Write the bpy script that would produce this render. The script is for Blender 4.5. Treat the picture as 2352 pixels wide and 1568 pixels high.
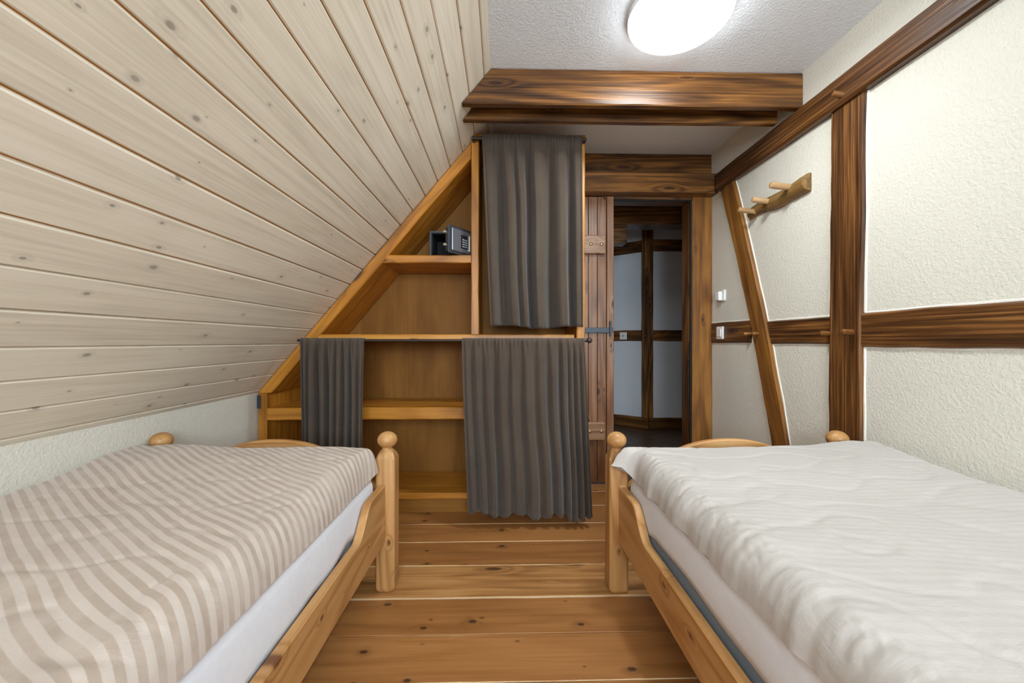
import bpy, bmesh, math, random
from math import sin, cos, pi, radians, sqrt, exp
from mathutils import Vector, Matrix, noise

# ------------------------------------------------------------------ scene, camera, light
for o in list(bpy.data.objects):
    bpy.data.objects.remove(o)
scene = bpy.context.scene
COL = scene.collection
scene.view_settings.view_transform = 'Standard'
scene.view_settings.look = 'None'
scene.view_settings.gamma = 1.0
scene.view_settings.use_curve_mapping = False
scene.view_settings.exposure = 1.16

cam_d = bpy.data.cameras.new('camera')
cam_d.lens = 14.0
cam_d.sensor_width = 36.0
cam_d.clip_start = 0.02
cam = bpy.data.objects.new('camera', cam_d)
COL.objects.link(cam)
cam.location = (0, 0, 1.0)
cam.rotation_euler = (radians(90), 0, radians(-1.3))
scene.camera = cam
scene.cycles.diffuse_bounces = 9          # the small room lives on light thrown back and forth by its walls
scene.cycles.max_bounces = 14

world = bpy.data.worlds.new('overcast_sky')
scene.world = world
world.use_nodes = True
bg = world.node_tree.nodes['Background']
bg.inputs[0].default_value = (0.76, 0.89, 1.0, 1)      # even overcast sky
bg.inputs[1].default_value = 11.5

LAMP_STRENGTH = 9.5
BULB_POWER = 4.5

# portal in the window opening behind the camera (only guides sampling of the sky)
WIN = (-0.50, 1.10, 0.95, 2.12)      # x0 x1 z0 z1
YF = -2.00                            # inner face of the wall behind the camera
pd = bpy.data.lights.new('window_front_offscreen', 'AREA')
pd.shape = 'RECTANGLE'
pd.size = WIN[1] - WIN[0]
pd.size_y = WIN[3] - WIN[2]
pd.cycles.is_portal = True
po = bpy.data.objects.new('window_front_offscreen', pd)
COL.objects.link(po)
po.location = ((WIN[0] + WIN[1]) / 2, YF - 0.12, (WIN[2] + WIN[3]) / 2)
po.rotation_euler = (radians(90), 0, 0)

# ------------------------------------------------------------------ material helpers
def srgb(r, g, b):
    def c(v):
        v /= 255.0
        return v / 12.92 if v <= 0.04045 else ((v + 0.055) / 1.055) ** 2.4
    return (c(r), c(g), c(b), 1)

class NT:
    def __init__(self, name):
        self.m = bpy.data.materials.new(name)
        self.m.use_nodes = True
        self.t = self.m.node_tree
        self.b = self.t.nodes['Principled BSDF']
    def n(self, typ, **kw):
        nd = self.t.nodes.new(typ)
        for k, v in kw.items():
            setattr(nd, k, v)
        return nd
    def link(self, a, b):
        self.t.links.new(a, b)
    def put(self, sock, v):
        if hasattr(v, 'is_output'):
            self.link(v, sock)
        else:
            sock.default_value = v
    def math(self, op, a, b=None, c=None, clamp=False):
        nd = self.n('ShaderNodeMath', operation=op)
        nd.use_clamp = clamp
        self.put(nd.inputs[0], a)
        if b is not None: self.put(nd.inputs[1], b)
        if c is not None: self.put(nd.inputs[2], c)
        return nd.outputs[0]
    def noise(self, vec, scale, detail=3, rough=0.55, dist=0.0):
        nd = self.n('ShaderNodeTexNoise')
        self.link(vec, nd.inputs['Vector'])
        nd.inputs['Scale'].default_value = scale
        nd.inputs['Detail'].default_value = detail
        nd.inputs['Roughness'].default_value = rough
        nd.inputs['Distortion'].default_value = dist
        return nd.outputs['Fac']
    def mapped(self, vec, scale):
        nd = self.n('ShaderNodeMapping')
        self.link(vec, nd.inputs['Vector'])
        nd.inputs['Scale'].default_value = scale
        return nd.outputs[0]
    def ramp(self, fac, stops):
        nd = self.n('ShaderNodeValToRGB')
        el = nd.color_ramp.elements
        while len(el) < len(stops): el.new(0.5)
        for e, (p, c) in zip(el, stops):
            e.position = p; e.color = c
        self.put(nd.inputs[0], fac)
        return nd.outputs[0]
    def smooth(self, v, a, b, o0=0.0, o1=1.0):
        nd = self.n('ShaderNodeMapRange', interpolation_type='SMOOTHSTEP')
        self.put(nd.inputs[0], v)
        nd.inputs[1].default_value = a; nd.inputs[2].default_value = b
        nd.inputs[3].default_value = o0; nd.inputs[4].default_value = o1
        return nd.outputs[0]
    def mix(self, fac, a, b, mode='MIX'):
        nd = self.n('ShaderNodeMix', data_type='RGBA', blend_type=mode)
        self.put(nd.inputs[0], fac)
        self.put(nd.inputs[6], a)
        self.put(nd.inputs[7], b)
        return nd.outputs[2]
    def bump(self, h, strength, dist=0.002, normal=None):
        nd = self.n('ShaderNodeBump')
        nd.inputs['Strength'].default_value = strength
        nd.inputs['Distance'].default_value = dist
        self.put(nd.inputs['Height'], h)
        if normal is not None: self.link(normal, nd.inputs['Normal'])
        return nd.outputs[0]
    def base(self, color=None, rough=None, normal=None, spec=None):
        if color is not None: self.put(self.b.inputs['Base Color'], color)
        if rough is not None: self.put(self.b.inputs['Roughness'], rough)
        if normal is not None: self.link(normal, self.b.inputs['Normal'])
        if spec is not None: self.b.inputs['Specular IOR Level'].default_value = spec

def wood(name, dark, mid, light, knot=None, knot_cell=(0.28, 0.11), knot_keep=0.55, knot_size=0.12,
         rings=9.0, ring_amt=0.35, fib_amt=0.45, blotch=0.25, rough=0.45, bump=0.35, vary=0.12,
         wear=None, wear_edge=0.0, wear_patch=0.0, coat=0.0, knot_amt=0.85, fib_scale=1.0, spec=None, wear_from=0.480, wear_side=False):
    """grain runs along the local X axis of the object; every object gets its own stretch of the tree"""
    w = NT(name)
    tc = w.n('ShaderNodeTexCoord')
    oi = w.n('ShaderNodeObjectInfo')
    off = w.n('ShaderNodeVectorMath', operation='SCALE')
    comb = w.n('ShaderNodeCombineXYZ')
    comb.inputs[0].default_value = 37.0; comb.inputs[1].default_value = 53.0; comb.inputs[2].default_value = 11.0
    w.link(comb.outputs[0], off.inputs[0]); w.link(oi.outputs['Random'], off.inputs['Scale'])
    add = w.n('ShaderNodeVectorMath', operation='ADD')
    w.link(tc.outputs['Object'], add.inputs[0]); w.link(off.outputs[0], add.inputs[1])
    P = add.outputs[0]
    # knots
    kv = w.n('ShaderNodeTexVoronoi', voronoi_dimensions='2D', feature='F1')
    w.link(w.mapped(P, (1 / knot_cell[0], 1 / knot_cell[1], 1)), kv.inputs['Vector'])
    kv.inputs['Scale'].default_value = 1.0
    kd = kv.outputs['Distance']
    sep = w.n('ShaderNodeSeparateColor'); w.link(kv.outputs['Color'], sep.inputs[0])
    keep = w.smooth(sep.outputs[0], knot_keep, knot_keep + 0.02)
    ksz = w.math('MULTIPLY_ADD', sep.outputs[1], knot_size * 0.9, knot_size * 0.25)
    kin = w.math('DIVIDE', kd, ksz)
    core = w.math('MULTIPLY', w.smooth(kin, 0.55, 1.1, 1, 0), keep)
    halo = w.math('MULTIPLY', w.smooth(kin, 0.3, 3.4, 1, 0), keep)
    # growth rings : contour lines of a long stretched noise, bent around knots
    low = w.noise(w.mapped(P, (0.75, 6.5, 6.5)), 1.0, 1.5, 0.45, 0.15)
    low = w.math('MULTIPLY_ADD', halo, 0.16, low)
    ring = w.math('SINE', w.math('MULTIPLY', low, rings * 6.283))
    ring = w.math('MULTIPLY_ADD', ring, 0.5, 0.5)
    ring = w.math('POWER', ring, 1.6)
    fib = w.noise(w.mapped(P, (2.2 * fib_scale, 110 * fib_scale, 110 * fib_scale)), 1.0, 3, 0.65)
    blo = w.noise(w.mapped(P, (1.3, 5.0, 5.0)), 1.0, 3, 0.6)
    v = w.math('MULTIPLY_ADD', w.math('SUBTRACT', fib, 0.5), fib_amt * 2.0, 0.5)
    v = w.math('MULTIPLY_ADD', w.math('SUBTRACT', ring, 0.4), -ring_amt, v)
    v = w.math('MULTIPLY_ADD', w.math('SUBTRACT', blo, 0.5), blotch * 4.0, v)
    v = w.math('MULTIPLY_ADD', w.math('SUBTRACT', oi.outputs['Random'], 0.5), vary * 2, v, clamp=True)
    col = w.ramp(v, [(0.12, dark), (0.52, mid), (0.92, light)])
    if knot is not None:
        col = w.mix(w.math('MULTIPLY', halo, 0.28 * knot_amt), col, knot)
        col = w.mix(w.math('MULTIPLY', core, knot_amt), col, knot)
    if wear is not None:
        g = tc.outputs['Generated']
        sx = w.n('ShaderNodeSeparateXYZ'); w.link(g, sx.inputs[0])
        e = w.math('SUBTRACT', sx.outputs[1], 0.5)
        if not wear_side: e = w.math('ABSOLUTE', e)
        nz = w.noise(w.mapped(P, (9, 60, 60)), 1.0, 4, 0.7)
        nz2 = w.noise(w.mapped(P, (1.6, 3, 3)), 1.0, 3, 0.6)
        ee = w.math('MULTIPLY_ADD', w.math('SUBTRACT', nz, 0.5), 0.03, e)
        ee = w.math('MULTIPLY_ADD', w.math('SUBTRACT', nz2, 0.5), 0.07, ee)
        em = w.math('MULTIPLY', w.smooth(ee, wear_from, wear_from + 0.017), wear_edge)
        pm = w.math('MULTIPLY', w.smooth(nz2, 0.60, 0.74), w.smooth(nz, 0.45, 0.68))
        pm = w.math('MULTIPLY', pm, wear_patch)
        col = w.mix(w.math('MAXIMUM', em, pm), col, wear)
    h = w.math('MULTIPLY_ADD', ring, -0.35, w.math('MULTIPLY', fib, 0.9))
    h = w.math('MULTIPLY_ADD', core, -0.6, h)
    w.base(col, w.math('MULTIPLY_ADD', fib, 0.22, rough - 0.11), w.bump(h, bump, 0.0016), spec)
    if coat:
        w.b.inputs['Coat Weight'].default_value = coat
        w.b.inputs['Coat Roughness'].default_value = 0.25
    return w.m

def plaster(name, col, col2, scale=1.0, strength=0.5, dist=0.004, rough=0.9):
    w = NT(name)
    tc = w.n('ShaderNodeTexCoord')
    P = tc.outputs['Object']
    a = w.noise(P, 95 * scale, 4, 0.6)
    b = w.noise(P, 9 * scale, 4, 0.6)
    c = w.noise(P, 1.2, 3, 0.5)
    col = w.mix(w.smooth(c, 0.35, 0.7), col, col2)
    h = w.math('MULTIPLY_ADD', b, 0.8, w.smooth(a, 0.35, 0.75))
    w.base(col, rough, w.bump(h, strength, dist), 0.2)
    return w.m

def plain(name, col, rough=0.5, metal=0.0, bump=0.0, bscale=60, spec=None):
    w = NT(name)
    w.base(col, rough, spec=spec)
    w.b.inputs['Metallic'].default_value = metal
    if bump:
        tc = w.n('ShaderNodeTexCoord')
        w.base(normal=w.bump(w.noise(tc.outputs['Object'], bscale, 4, 0.6), bump, 0.002))
    return w.m

def cloth(name, col, col2, weave=900, bump=0.25, rough=0.95, sheen=0.2, crease=0.0, cscale=7):
    w = NT(name)
    tc = w.n('ShaderNodeTexCoord')
    P = tc.outputs['Object']
    n1 = w.noise(P, weave, 2, 0.5)
    n2 = w.noise(P, 4.0, 3, 0.6)
    n3 = w.noise(P, 60, 3, 0.6)
    c = w.mix(w.smooth(n2, 0.3, 0.7), col, col2)
    c = w.mix(w.math('MULTIPLY', n3, 0.25), c, (c_ := (col[0] * .6, col[1] * .6, col[2] * .6, 1)))
    nrm = w.bump(w.math('ADD', n1, w.math('MULTIPLY', n3, 0.6)), bump, 0.001)
    if crease:
        cr = w.noise(w.mapped(P, (1, 1, 1)), cscale, 5, 0.62, 0.6)
        nrm = w.bump(cr, crease, 0.02, nrm)
    w.base(c, rough, nrm, 0.15)
    w.b.inputs['Sheen Weight'].default_value = sheen
    return w.m

def duvet_mat(name, light, dark, contrast, crease, seers=0.0):
    """satin stripes follow the UV map: u = distance across the stripes in stripe periods, v = fade"""
    w = NT(name)
    uv = w.n('ShaderNodeUVMap')
    sx = w.n('ShaderNodeSeparateXYZ'); w.link(uv.outputs[0], sx.inputs[0])
    tc = w.n('ShaderNodeTexCoord')
    P = tc.outputs['Object']
    wob = w.noise(P, 5.0, 2, 0.5)
    u = w.math('MULTIPLY_ADD', w.math('SUBTRACT', wob, 0.5), 0.35, sx.outputs[0])
    s = w.math('SINE', w.math('MULTIPLY', u, 6.2832))
    s = w.smooth(s, -0.28, 0.28)
    broken = w.smooth(w.noise(P, 11, 3, 0.6), 0.25, 0.62, 0.45, 1.0)
    f = w.math('MULTIPLY', w.math('MULTIPLY', s, contrast), w.math('MULTIPLY', sx.outputs[1], broken))
    col = w.mix(f, light, dark)
    cr = w.noise(P, 6.5, 5, 0.62, 0.9)
    cr2 = w.noise(w.mapped(P, (14, 34, 14)), 1.0, 4, 0.6, 0.4)
    h = w.math('MULTIPLY_ADD', cr2, 0.14, cr)
    h = w.math('MULTIPLY_ADD', s, seers, h)
    n2 = w.noise(P, 700, 2, 0.5)
    nrm = w.bump(n2, 0.12, 0.0008)
    nrm = w.bump(h, crease, 0.016, nrm)
    rough = w.math('MULTIPLY_ADD', s, 0.2, 0.62)
    w.base(col, rough, nrm, 0.25)
    w.b.inputs['Sheen Weight'].default_value = 0.15
    return w.m

MAT = {}
MAT['plank'] = wood('whitewashed_pine', srgb(200, 188, 168), srgb(226, 215, 196), srgb(236, 227, 212), knot=srgb(136, 126, 114),
                    knot_cell=(0.15, 0.085), knot_keep=0.66, knot_size=0.085, rings=8, ring_amt=0.10, fib_amt=0.42, blotch=0.12,
                    rough=0.55, bump=0.16, vary=0.13, knot_amt=0.7)
MAT['groove'] = plain('raw_groove_pine', srgb(196, 134, 62), 0.7, bump=0.3)
MAT['plank_edge'] = MAT['plank']
MAT['dark'] = wood('dark_stained_timber', srgb(38, 20, 8), srgb(98, 62, 28), srgb(168, 112, 50), knot=srgb(48, 24, 10),
                   knot_cell=(0.42, 0.10), knot_keep=0.6, knot_size=0.12, rings=8, ring_amt=0.26, fib_amt=0.50, blotch=0.20,
                   rough=0.36, bump=0.45, vary=0.08)
MAT['rough_dark'] = wood('weathered_dark_timber', srgb(34, 17, 7), srgb(92, 57, 27), srgb(160, 108, 54), knot=srgb(40, 20, 8),
                         knot_cell=(0.5, 0.12), knot_keep=0.72, knot_size=0.12, rings=4, ring_amt=0.16, fib_amt=0.75, blotch=0.16,
                         rough=0.38, bump=1.2, vary=0.05, fib_scale=0.8)
MAT['jamb'] = wood('oiled_jamb_wood', srgb(66, 38, 14), srgb(128, 82, 34), srgb(174, 122, 52), knot=srgb(58, 30, 12),
                   knot_keep=0.75, rings=6, ring_amt=0.22, fib_amt=0.35, blotch=0.30, rough=0.42, bump=0.3)
MAT['door'] = wood('brown_door_wood', srgb(78, 48, 28), srgb(128, 88, 60), srgb(168, 128, 98), knot=srgb(50, 30, 18),
                   knot_keep=0.7, rings=6, ring_amt=0.24, fib_amt=0.32, blotch=0.14, rough=0.33, bump=0.5)
MAT['batten'] = wood('pale_batten_wood', srgb(110, 78, 54), srgb(150, 112, 82), srgb(184, 148, 116), rings=8, ring_amt=0.3, fib_amt=0.35,
                     blotch=0.1, rough=0.4, bump=0.5)
MAT['cab'] = wood('honey_shelf_wood', srgb(126, 74, 15), srgb(182, 118, 34), srgb(212, 152, 60), knot=srgb(80, 42, 14),
                  knot_cell=(0.5, 0.12), knot_keep=0.75, rings=6, ring_amt=0.22, fib_amt=0.30, blotch=0.18, rough=0.42, bump=0.25)
MAT['cab_in'] = wood('brown_back_panel', srgb(92, 56, 18), srgb(130, 85, 32), srgb(154, 106, 46), rings=3, ring_amt=0.08, fib_amt=0.22,
                     blotch=0.28, rough=0.6, bump=0.1, spec=0.2)
MAT['floor'] = wood('oiled_floor_board', srgb(116, 72, 34), srgb(158, 106, 57), srgb(184, 132, 80), knot=srgb(58, 36, 22),
                    knot_cell=(0.17, 0.10), knot_keep=0.60, knot_size=0.095, rings=5, ring_amt=0.12, fib_amt=0.26, blotch=0.12,
                    rough=0.40, bump=0.18, vary=0.10, wear=srgb(214, 180, 134), wear_edge=0.85, wear_patch=0.30)
MAT['floor_worn'] = wood('worn_floor_board', srgb(122, 80, 40), srgb(170, 120, 68), srgb(198, 150, 96), knot=srgb(70, 44, 26),
                         knot_cell=(0.4, 0.12), knot_keep=0.7, knot_size=0.13, rings=8, ring_amt=0.2, fib_amt=0.4, blotch=0.2,
                         rough=0.45, bump=0.25, vary=0.05, wear=srgb(206, 168, 116), wear_edge=0.9, wear_patch=0.95)
MAT['floor_edge'] = wood('edge_worn_floor_board', srgb(116, 72, 34), srgb(158, 106, 57), srgb(184, 132, 80), knot=srgb(58, 36, 22),
                         knot_cell=(0.17, 0.10), knot_keep=0.60, knot_size=0.095, rings=5, ring_amt=0.12, fib_amt=0.26, blotch=0.12,
                         rough=0.40, bump=0.18, vary=0.06, wear=srgb(226, 202, 168), wear_edge=0.95, wear_patch=0.35, wear_from=0.455, wear_side=True)
MAT['pine'] = wood('varnished_pine', srgb(146, 98, 50), srgb(182, 134, 80), srgb(204, 162, 110), knot=srgb(96, 54, 26),
                   knot_cell=(0.20, 0.10), knot_keep=0.72, knot_size=0.08, rings=8, ring_amt=0.30, fib_amt=0.25, blotch=0.12,
                   rough=0.42, bump=0.2, vary=0.10)
MAT['log'] = wood('barked_branch_wood', srgb(78, 54, 24), srgb(128, 96, 50), srgb(168, 134, 84), rings=5, ring_amt=0.3, fib_amt=0.5,
                  blotch=0.3, rough=0.55, bump=0.8)
MAT['peg'] = wood('pale_peg_wood', srgb(140, 104, 66), srgb(176, 138, 94), srgb(200, 166, 122), rings=4, ring_amt=0.2, fib_amt=0.4,
                  blotch=0.2, rough=0.6, bump=0.4)
MAT['hall_floor'] = wood('dark_hall_floor', srgb(52, 36, 24), srgb(86, 64, 46), srgb(112, 88, 66), rings=4, ring_amt=0.2, fib_amt=0.3,
                         blotch=0.15, rough=0.38, bump=0.1)
MAT['plaster'] = plaster('cream_plaster', srgb(220, 216, 203), srgb(216, 212, 200), 1.0, 0.42, 0.003)
MAT['ceil'] = plaster('grey_white_ceiling_plaster', srgb(233, 236, 241), srgb(228, 231, 236), 0.9, 0.4, 0.004)
MAT['lip'] = plaster('white_plaster_lip', srgb(240, 238, 230), srgb(232, 228, 216), 2.0, 0.4, 0.003)
MAT['hall'] = plaster('white_hall_plaster', srgb(224, 226, 230), srgb(218, 220, 226), 1.0, 0.2, 0.002)
MAT['sub'] = plain('dark_joint', srgb(46, 30, 18), 0.9)
MAT['black'] = plain('black_rubber', srgb(14, 12, 12), 0.8)
MAT['curtain'] = cloth('taupe_curtain_cloth', srgb(86, 74, 63), srgb(78, 66, 57), 1100, 0.35, 0.95, 0.15)
MAT['rod'] = plain('dark_bronze_metal', srgb(70, 60, 54), 0.45, 0.6)
MAT['iron'] = plain('grey_wrought_iron', srgb(74, 80, 88), 0.5, 0.7, bump=0.4, bscale=90)
MAT['chrome'] = plain('bright_steel', srgb(225, 220, 205), 0.25, 0.9)
MAT['brass'] = plain('dull_brass', srgb(160, 140, 96), 0.35, 0.8)
MAT['safe'] = plain('charcoal_safe_steel', srgb(64, 66, 70), 0.5, 0.3)
MAT['safe_in'] = plain('black_safe_lining', srgb(18, 18, 22), 0.8)
MAT['safe_face'] = plain('brushed_safe_panel', srgb(140, 142, 152), 0.35, 0.6)
MAT['keys'] = plain('pale_keypad_digits', srgb(200, 205, 210), 0.5)
MAT['white_plastic'] = plain('white_switch_plastic', srgb(238, 238, 236), 0.35)
MAT['red'] = plain('red_pilot_lens', srgb(210, 60, 40), 0.4)
MAT['sheet_w'] = cloth('white_jersey_sheet', srgb(232, 234, 240), srgb(226, 228, 235), 500, 0.10, 0.9, 0.1, crease=0.10)
MAT['mattress'] = cloth('slate_blue_mattress_ticking', srgb(104, 116, 128), srgb(94, 106, 118), 400, 0.2)
MAT['duvet_s'] = duvet_mat('beige_striped_satin', srgb(198, 185, 174), srgb(170, 152, 136), 0.9, 0.20, 0.0)
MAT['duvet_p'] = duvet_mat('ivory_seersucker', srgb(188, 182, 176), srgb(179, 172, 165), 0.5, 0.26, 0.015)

def lampmat(name, strength, col=(0.91, 0.975, 1.0, 1)):
    m = bpy.data.materials.new(name); m.use_nodes = True
    b = m.node_tree.nodes['Principled BSDF']
    b.inputs['Base Color'].default_value = (0.9, 0.9, 0.88, 1)
    b.inputs['Emission Color'].default_value = col
    b.inputs['Emission Strength'].default_value = strength
    return m
MAT['lamp'] = lampmat('lit_opal_glass', LAMP_STRENGTH)

# ------------------------------------------------------------------ object helpers
WM = {}                                        # world matrix of every parent
def link(name, mesh, M=None, parent=None):
    o = bpy.data.objects.new(name, mesh)
    COL.objects.link(o)
    M = M if M is not None else Matrix.Identity(4)
    WM[o.name] = M
    if parent is not None:
        o.parent = parent
        o.matrix_basis = WM[parent.name].inverted() @ M
    else:
        o.matrix_basis = M
    return o

def thing(name, label, cat, loc, group=None):
    o = link(name, None, Matrix.Translation(loc))
    o.empty_display_size = 0.1
    tag(o, label, cat, group)
    return o

def tag(o, label, cat, group=None):
    o['label'] = label; o['category'] = cat
    if group: o['group'] = group
    return o

def struct(o):
    o['kind'] = 'structure'
    return o

def finish(bm, name, mat, smooth=None):
    bmesh.ops.recalc_face_normals(bm, faces=bm.faces)
    me = bpy.data.meshes.new(name)
    bm.to_mesh(me); bm.free()
    me.materials.append(mat)
    if smooth is not None:
        me.shade_smooth()
        me.set_sharp_from_angle(angle=radians(smooth))
    return me

def frame(o, xd, yd):
    x = Vector(xd).normalized()
    y = Vector(yd); y = (y - x * y.dot(x)).normalized()
    z = x.cross(y)
    return Matrix(((x[0], y[0], z[0], o[0]), (x[1], y[1], z[1], o[1]), (x[2], y[2], z[2], o[2]), (0, 0, 0, 1)))

def box_bm(bm, x0, x1, y0, y1, z0, z1, bevel=0.0, seg=1):
    vs = [bm.verts.new(p) for p in ((x0, y0, z0), (x1, y0, z0), (x1, y1, z0), (x0, y1, z0), (x0, y0, z1), (x1, y0, z1), (x1, y1, z1), (x0, y1, z1))]
    fs = [bm.faces.new([vs[i] for i in q]) for q in ((0, 3, 2, 1), (4, 5, 6, 7), (0, 1, 5, 4), (1, 2, 6, 5), (2, 3, 7, 6), (3, 0, 4, 7))]
    if bevel:
        es = list({e for f in fs for e in f.edges})
        bmesh.ops.bevel(bm, geom=es, offset=bevel, segments=seg, affect='EDGES')

def abox(name, xr, yr, zr, mat, parent=None, grain=None, bevel=0.002, seg=1):
    """axis aligned block; its local X runs along the grain"""
    c = Vector(((xr[0] + xr[1]) / 2, (yr[0] + yr[1]) / 2, (zr[0] + zr[1]) / 2))
    d = [xr[1] - xr[0], yr[1] - yr[0], zr[1] - zr[0]]
    g = 'xyz'.index(grain) if grain else d.index(max(d))
    ax = [Vector((1, 0, 0)), Vector((0, 1, 0)), Vector((0, 0, 1))]
    rest = [i for i in range(3) if i != g]
    w, t = (rest[0], rest[1]) if d[rest[0]] >= d[rest[1]] else (rest[1], rest[0])
    M = frame(c, ax[g], ax[w])
    bm = bmesh.new()
    box_bm(bm, -d[g] / 2, d[g] / 2, -d[w] / 2, d[w] / 2, -d[t] / 2, d[t] / 2, bevel, seg)
    return link(name, finish(bm, name, mat, 40 if seg > 1 else None), M, parent)

def wob(s, seed, amp, freq):
    return amp * (noise.noise(Vector((s * freq, seed * 7.31, 0.3))) + 0.5 * noise.noise(Vector((s * freq * 2.7, seed * 3.7, 5.1))))

def timber(name, o, xd, yd, L, lo, hi, T, mat, parent=None, jit=0.0, jfreq=4.0, seed=0, n=None, ch=0.004, tj=0.0, ends=None):
    """beam along local X from 0 to L; lo/hi = outline (number or f(x)) along local Y; front face at local z = 0, back at -T.
    ends = (slope0, slope1): dx per unit of y, to cut the ends at an angle"""
    n = n or max(2, int(L / 0.035))
    flo = lo if callable(lo) else (lambda s: lo)
    fhi = hi if callable(hi) else (lambda s: hi)
    bm = bmesh.new()
    rings = []
    for i in range(n + 1):
        s = L * i / n
        a = flo(s) + wob(s, seed, jit, jfreq)
        b = fhi(s) + wob(s, seed + 19, jit, jfreq)
        z = wob(s, seed + 41, tj, jfreq)
        c = min(ch, (b - a) * 0.3) * (1 + (0.5 * noise.noise(Vector((s * 9, seed, 2))) if jit else 0))
        ring = [(a, -T + c), (a, z - c), (a + c, z), (b - c, z), (b, z - c), (b, -T + c), (b - c, -T), (a + c, -T)]
        vs = []
        for (y, zz) in ring:
            x = s
            if ends:
                x += (ends[0] * y) * (1 - i / n) + (ends[1] * y) * (i / n)
            vs.append(bm.verts.new((x, y, zz)))
        rings.append(vs)
    for r0, r1 in zip(rings, rings[1:]):
        for k in range(8):
            bm.faces.new((r0[k], r1[k], r1[(k + 1) % 8], r0[(k + 1) % 8]))
    bm.faces.new(rings[0]); bm.faces.new(rings[-1])
    return link(name, finish(bm, name, mat, 32), frame(o, xd, yd), parent)

def prism(name, pts, depth, mat, M, parent=None, bevel=0.0):
    """outline pts in local XY extruded along local Z 0..depth"""
    bm = bmesh.new()
    a = [bm.verts.new((x, y, 0)) for x, y in pts]
    b = [bm.verts.new((x, y, depth)) for x, y in pts]
    bm.faces.new(a); bm.faces.new(b)
    n = len(pts)
    for i in range(n):
        bm.faces.new((a[i], a[(i + 1) % n], b[(i + 1) % n], b[i]))
    if bevel:
        bmesh.ops.recalc_face_normals(bm, faces=bm.faces)
        bmesh.ops.bevel(bm, geom=list(bm.edges), offset=bevel, segments=1, affect='EDGES')
    return link(name, finish(bm, name, mat), M, parent)

def lathe(name, prof, mat, M, parent=None, n=32, smooth=50):
    """profile (r, x) spun around local X"""
    bm = bmesh.new()
    rings = []
    for r, x in prof:
        if r < 1e-6:
            rings.append([bm.verts.new((x, 0, 0))])
        else:
            rings.append([bm.verts.new((x, r * cos(2 * pi * k / n), r * sin(2 * pi * k / n))) for k in range(n)])
    for a, b in zip(rings, rings[1:]):
        for k in range(n):
            q = []
            for v in (a[k % len(a)], a[(k + 1) % len(a)], b[(k + 1) % len(b)], b[k % len(b)]):
                if v not in q: q.append(v)
            if len(q) > 2: bm.faces.new(q)
    for r in (rings[0], rings[-1]):
        if len(r) > 2: bm.faces.new(r)
    return link(name, finish(bm, name, mat, smooth), M, parent)

UPX = lambda p: frame(p, (0, 0, 1), (1, 0, 0))       # local X up
# ------------------------------------------------------------------ room numbers (metres)
ZC = 2.323            # ceiling
XL = -1.42            # knee wall
XR = 1.475            # plaster of the right wall
YB = 2.80             # wall with the door
YC = 2.325            # front of the shelf unit
SLOPE = 0.8415        # dx per dz of the roof slope
XT = -0.056           # where slope meets the ceiling
def sx(z): return XT - (ZC - z) * SLOPE

# ------------------------------------------------------------------ floor
floor = struct(abox('floor', (XL - .12, XR + .12), (YF - .2, YB + .12), (-0.08, -0.022), MAT['sub'], bevel=0))
joints = [YF - .2, -2.0, -1.8, -1.6, -1.4, -1.2, -1.02, -0.84, -0.64, -0.44, -0.23, -0.03, 0.17, 0.37, 0.575, 0.775, 0.97, 1.170, 1.364, 1.561, 1.784, 1.994, 2.189, 2.421, 2.645, YB + .10]
random.seed(4)
for i, (a, b) in enumerate(zip(joints, joints[1:])):
    m = MAT['floor_worn'] if abs(a - 1.561) < .001 else MAT['floor_edge'] if abs(a - 1.364) < .001 else MAT['floor']
    dz = random.uniform(-0.0008, 0.0)
    abox('floor_plank', (XL, XR), (a + 0.0012, b - 0.0012), (-0.0225, dz), m, floor, 'x', 0.0018)

# ------------------------------------------------------------------ ceiling and roof slope
ceiling = struct(abox('ceiling', (XT - .25, XR + .12), (YF - .2, YB + .12), (ZC, ZC + .1), MAT['ceil'], bevel=0))
u_s = Vector((SLOPE, 0, 1)).normalized()            # up the slope
n_s = Vector((1, 0, -SLOPE)).normalized()           # into the room
L_s = (ZC - 0.70) * sqrt(1 + SLOPE ** 2)
p0 = Vector((sx(0.70), 0, 0.70))
bm = bmesh.new(); box_bm(bm, -(YB - YF + .5) / 2, (YB - YF + .5) / 2, -0.35, L_s + .25, -0.06, -0.0088)
slope = struct(link('wall_slope', finish(bm, 'wall_slope', MAT['groove']),
                    frame(p0 + Vector((0, (YB + YF) / 2, 0)), (0, 1, 0), u_s)))
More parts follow.
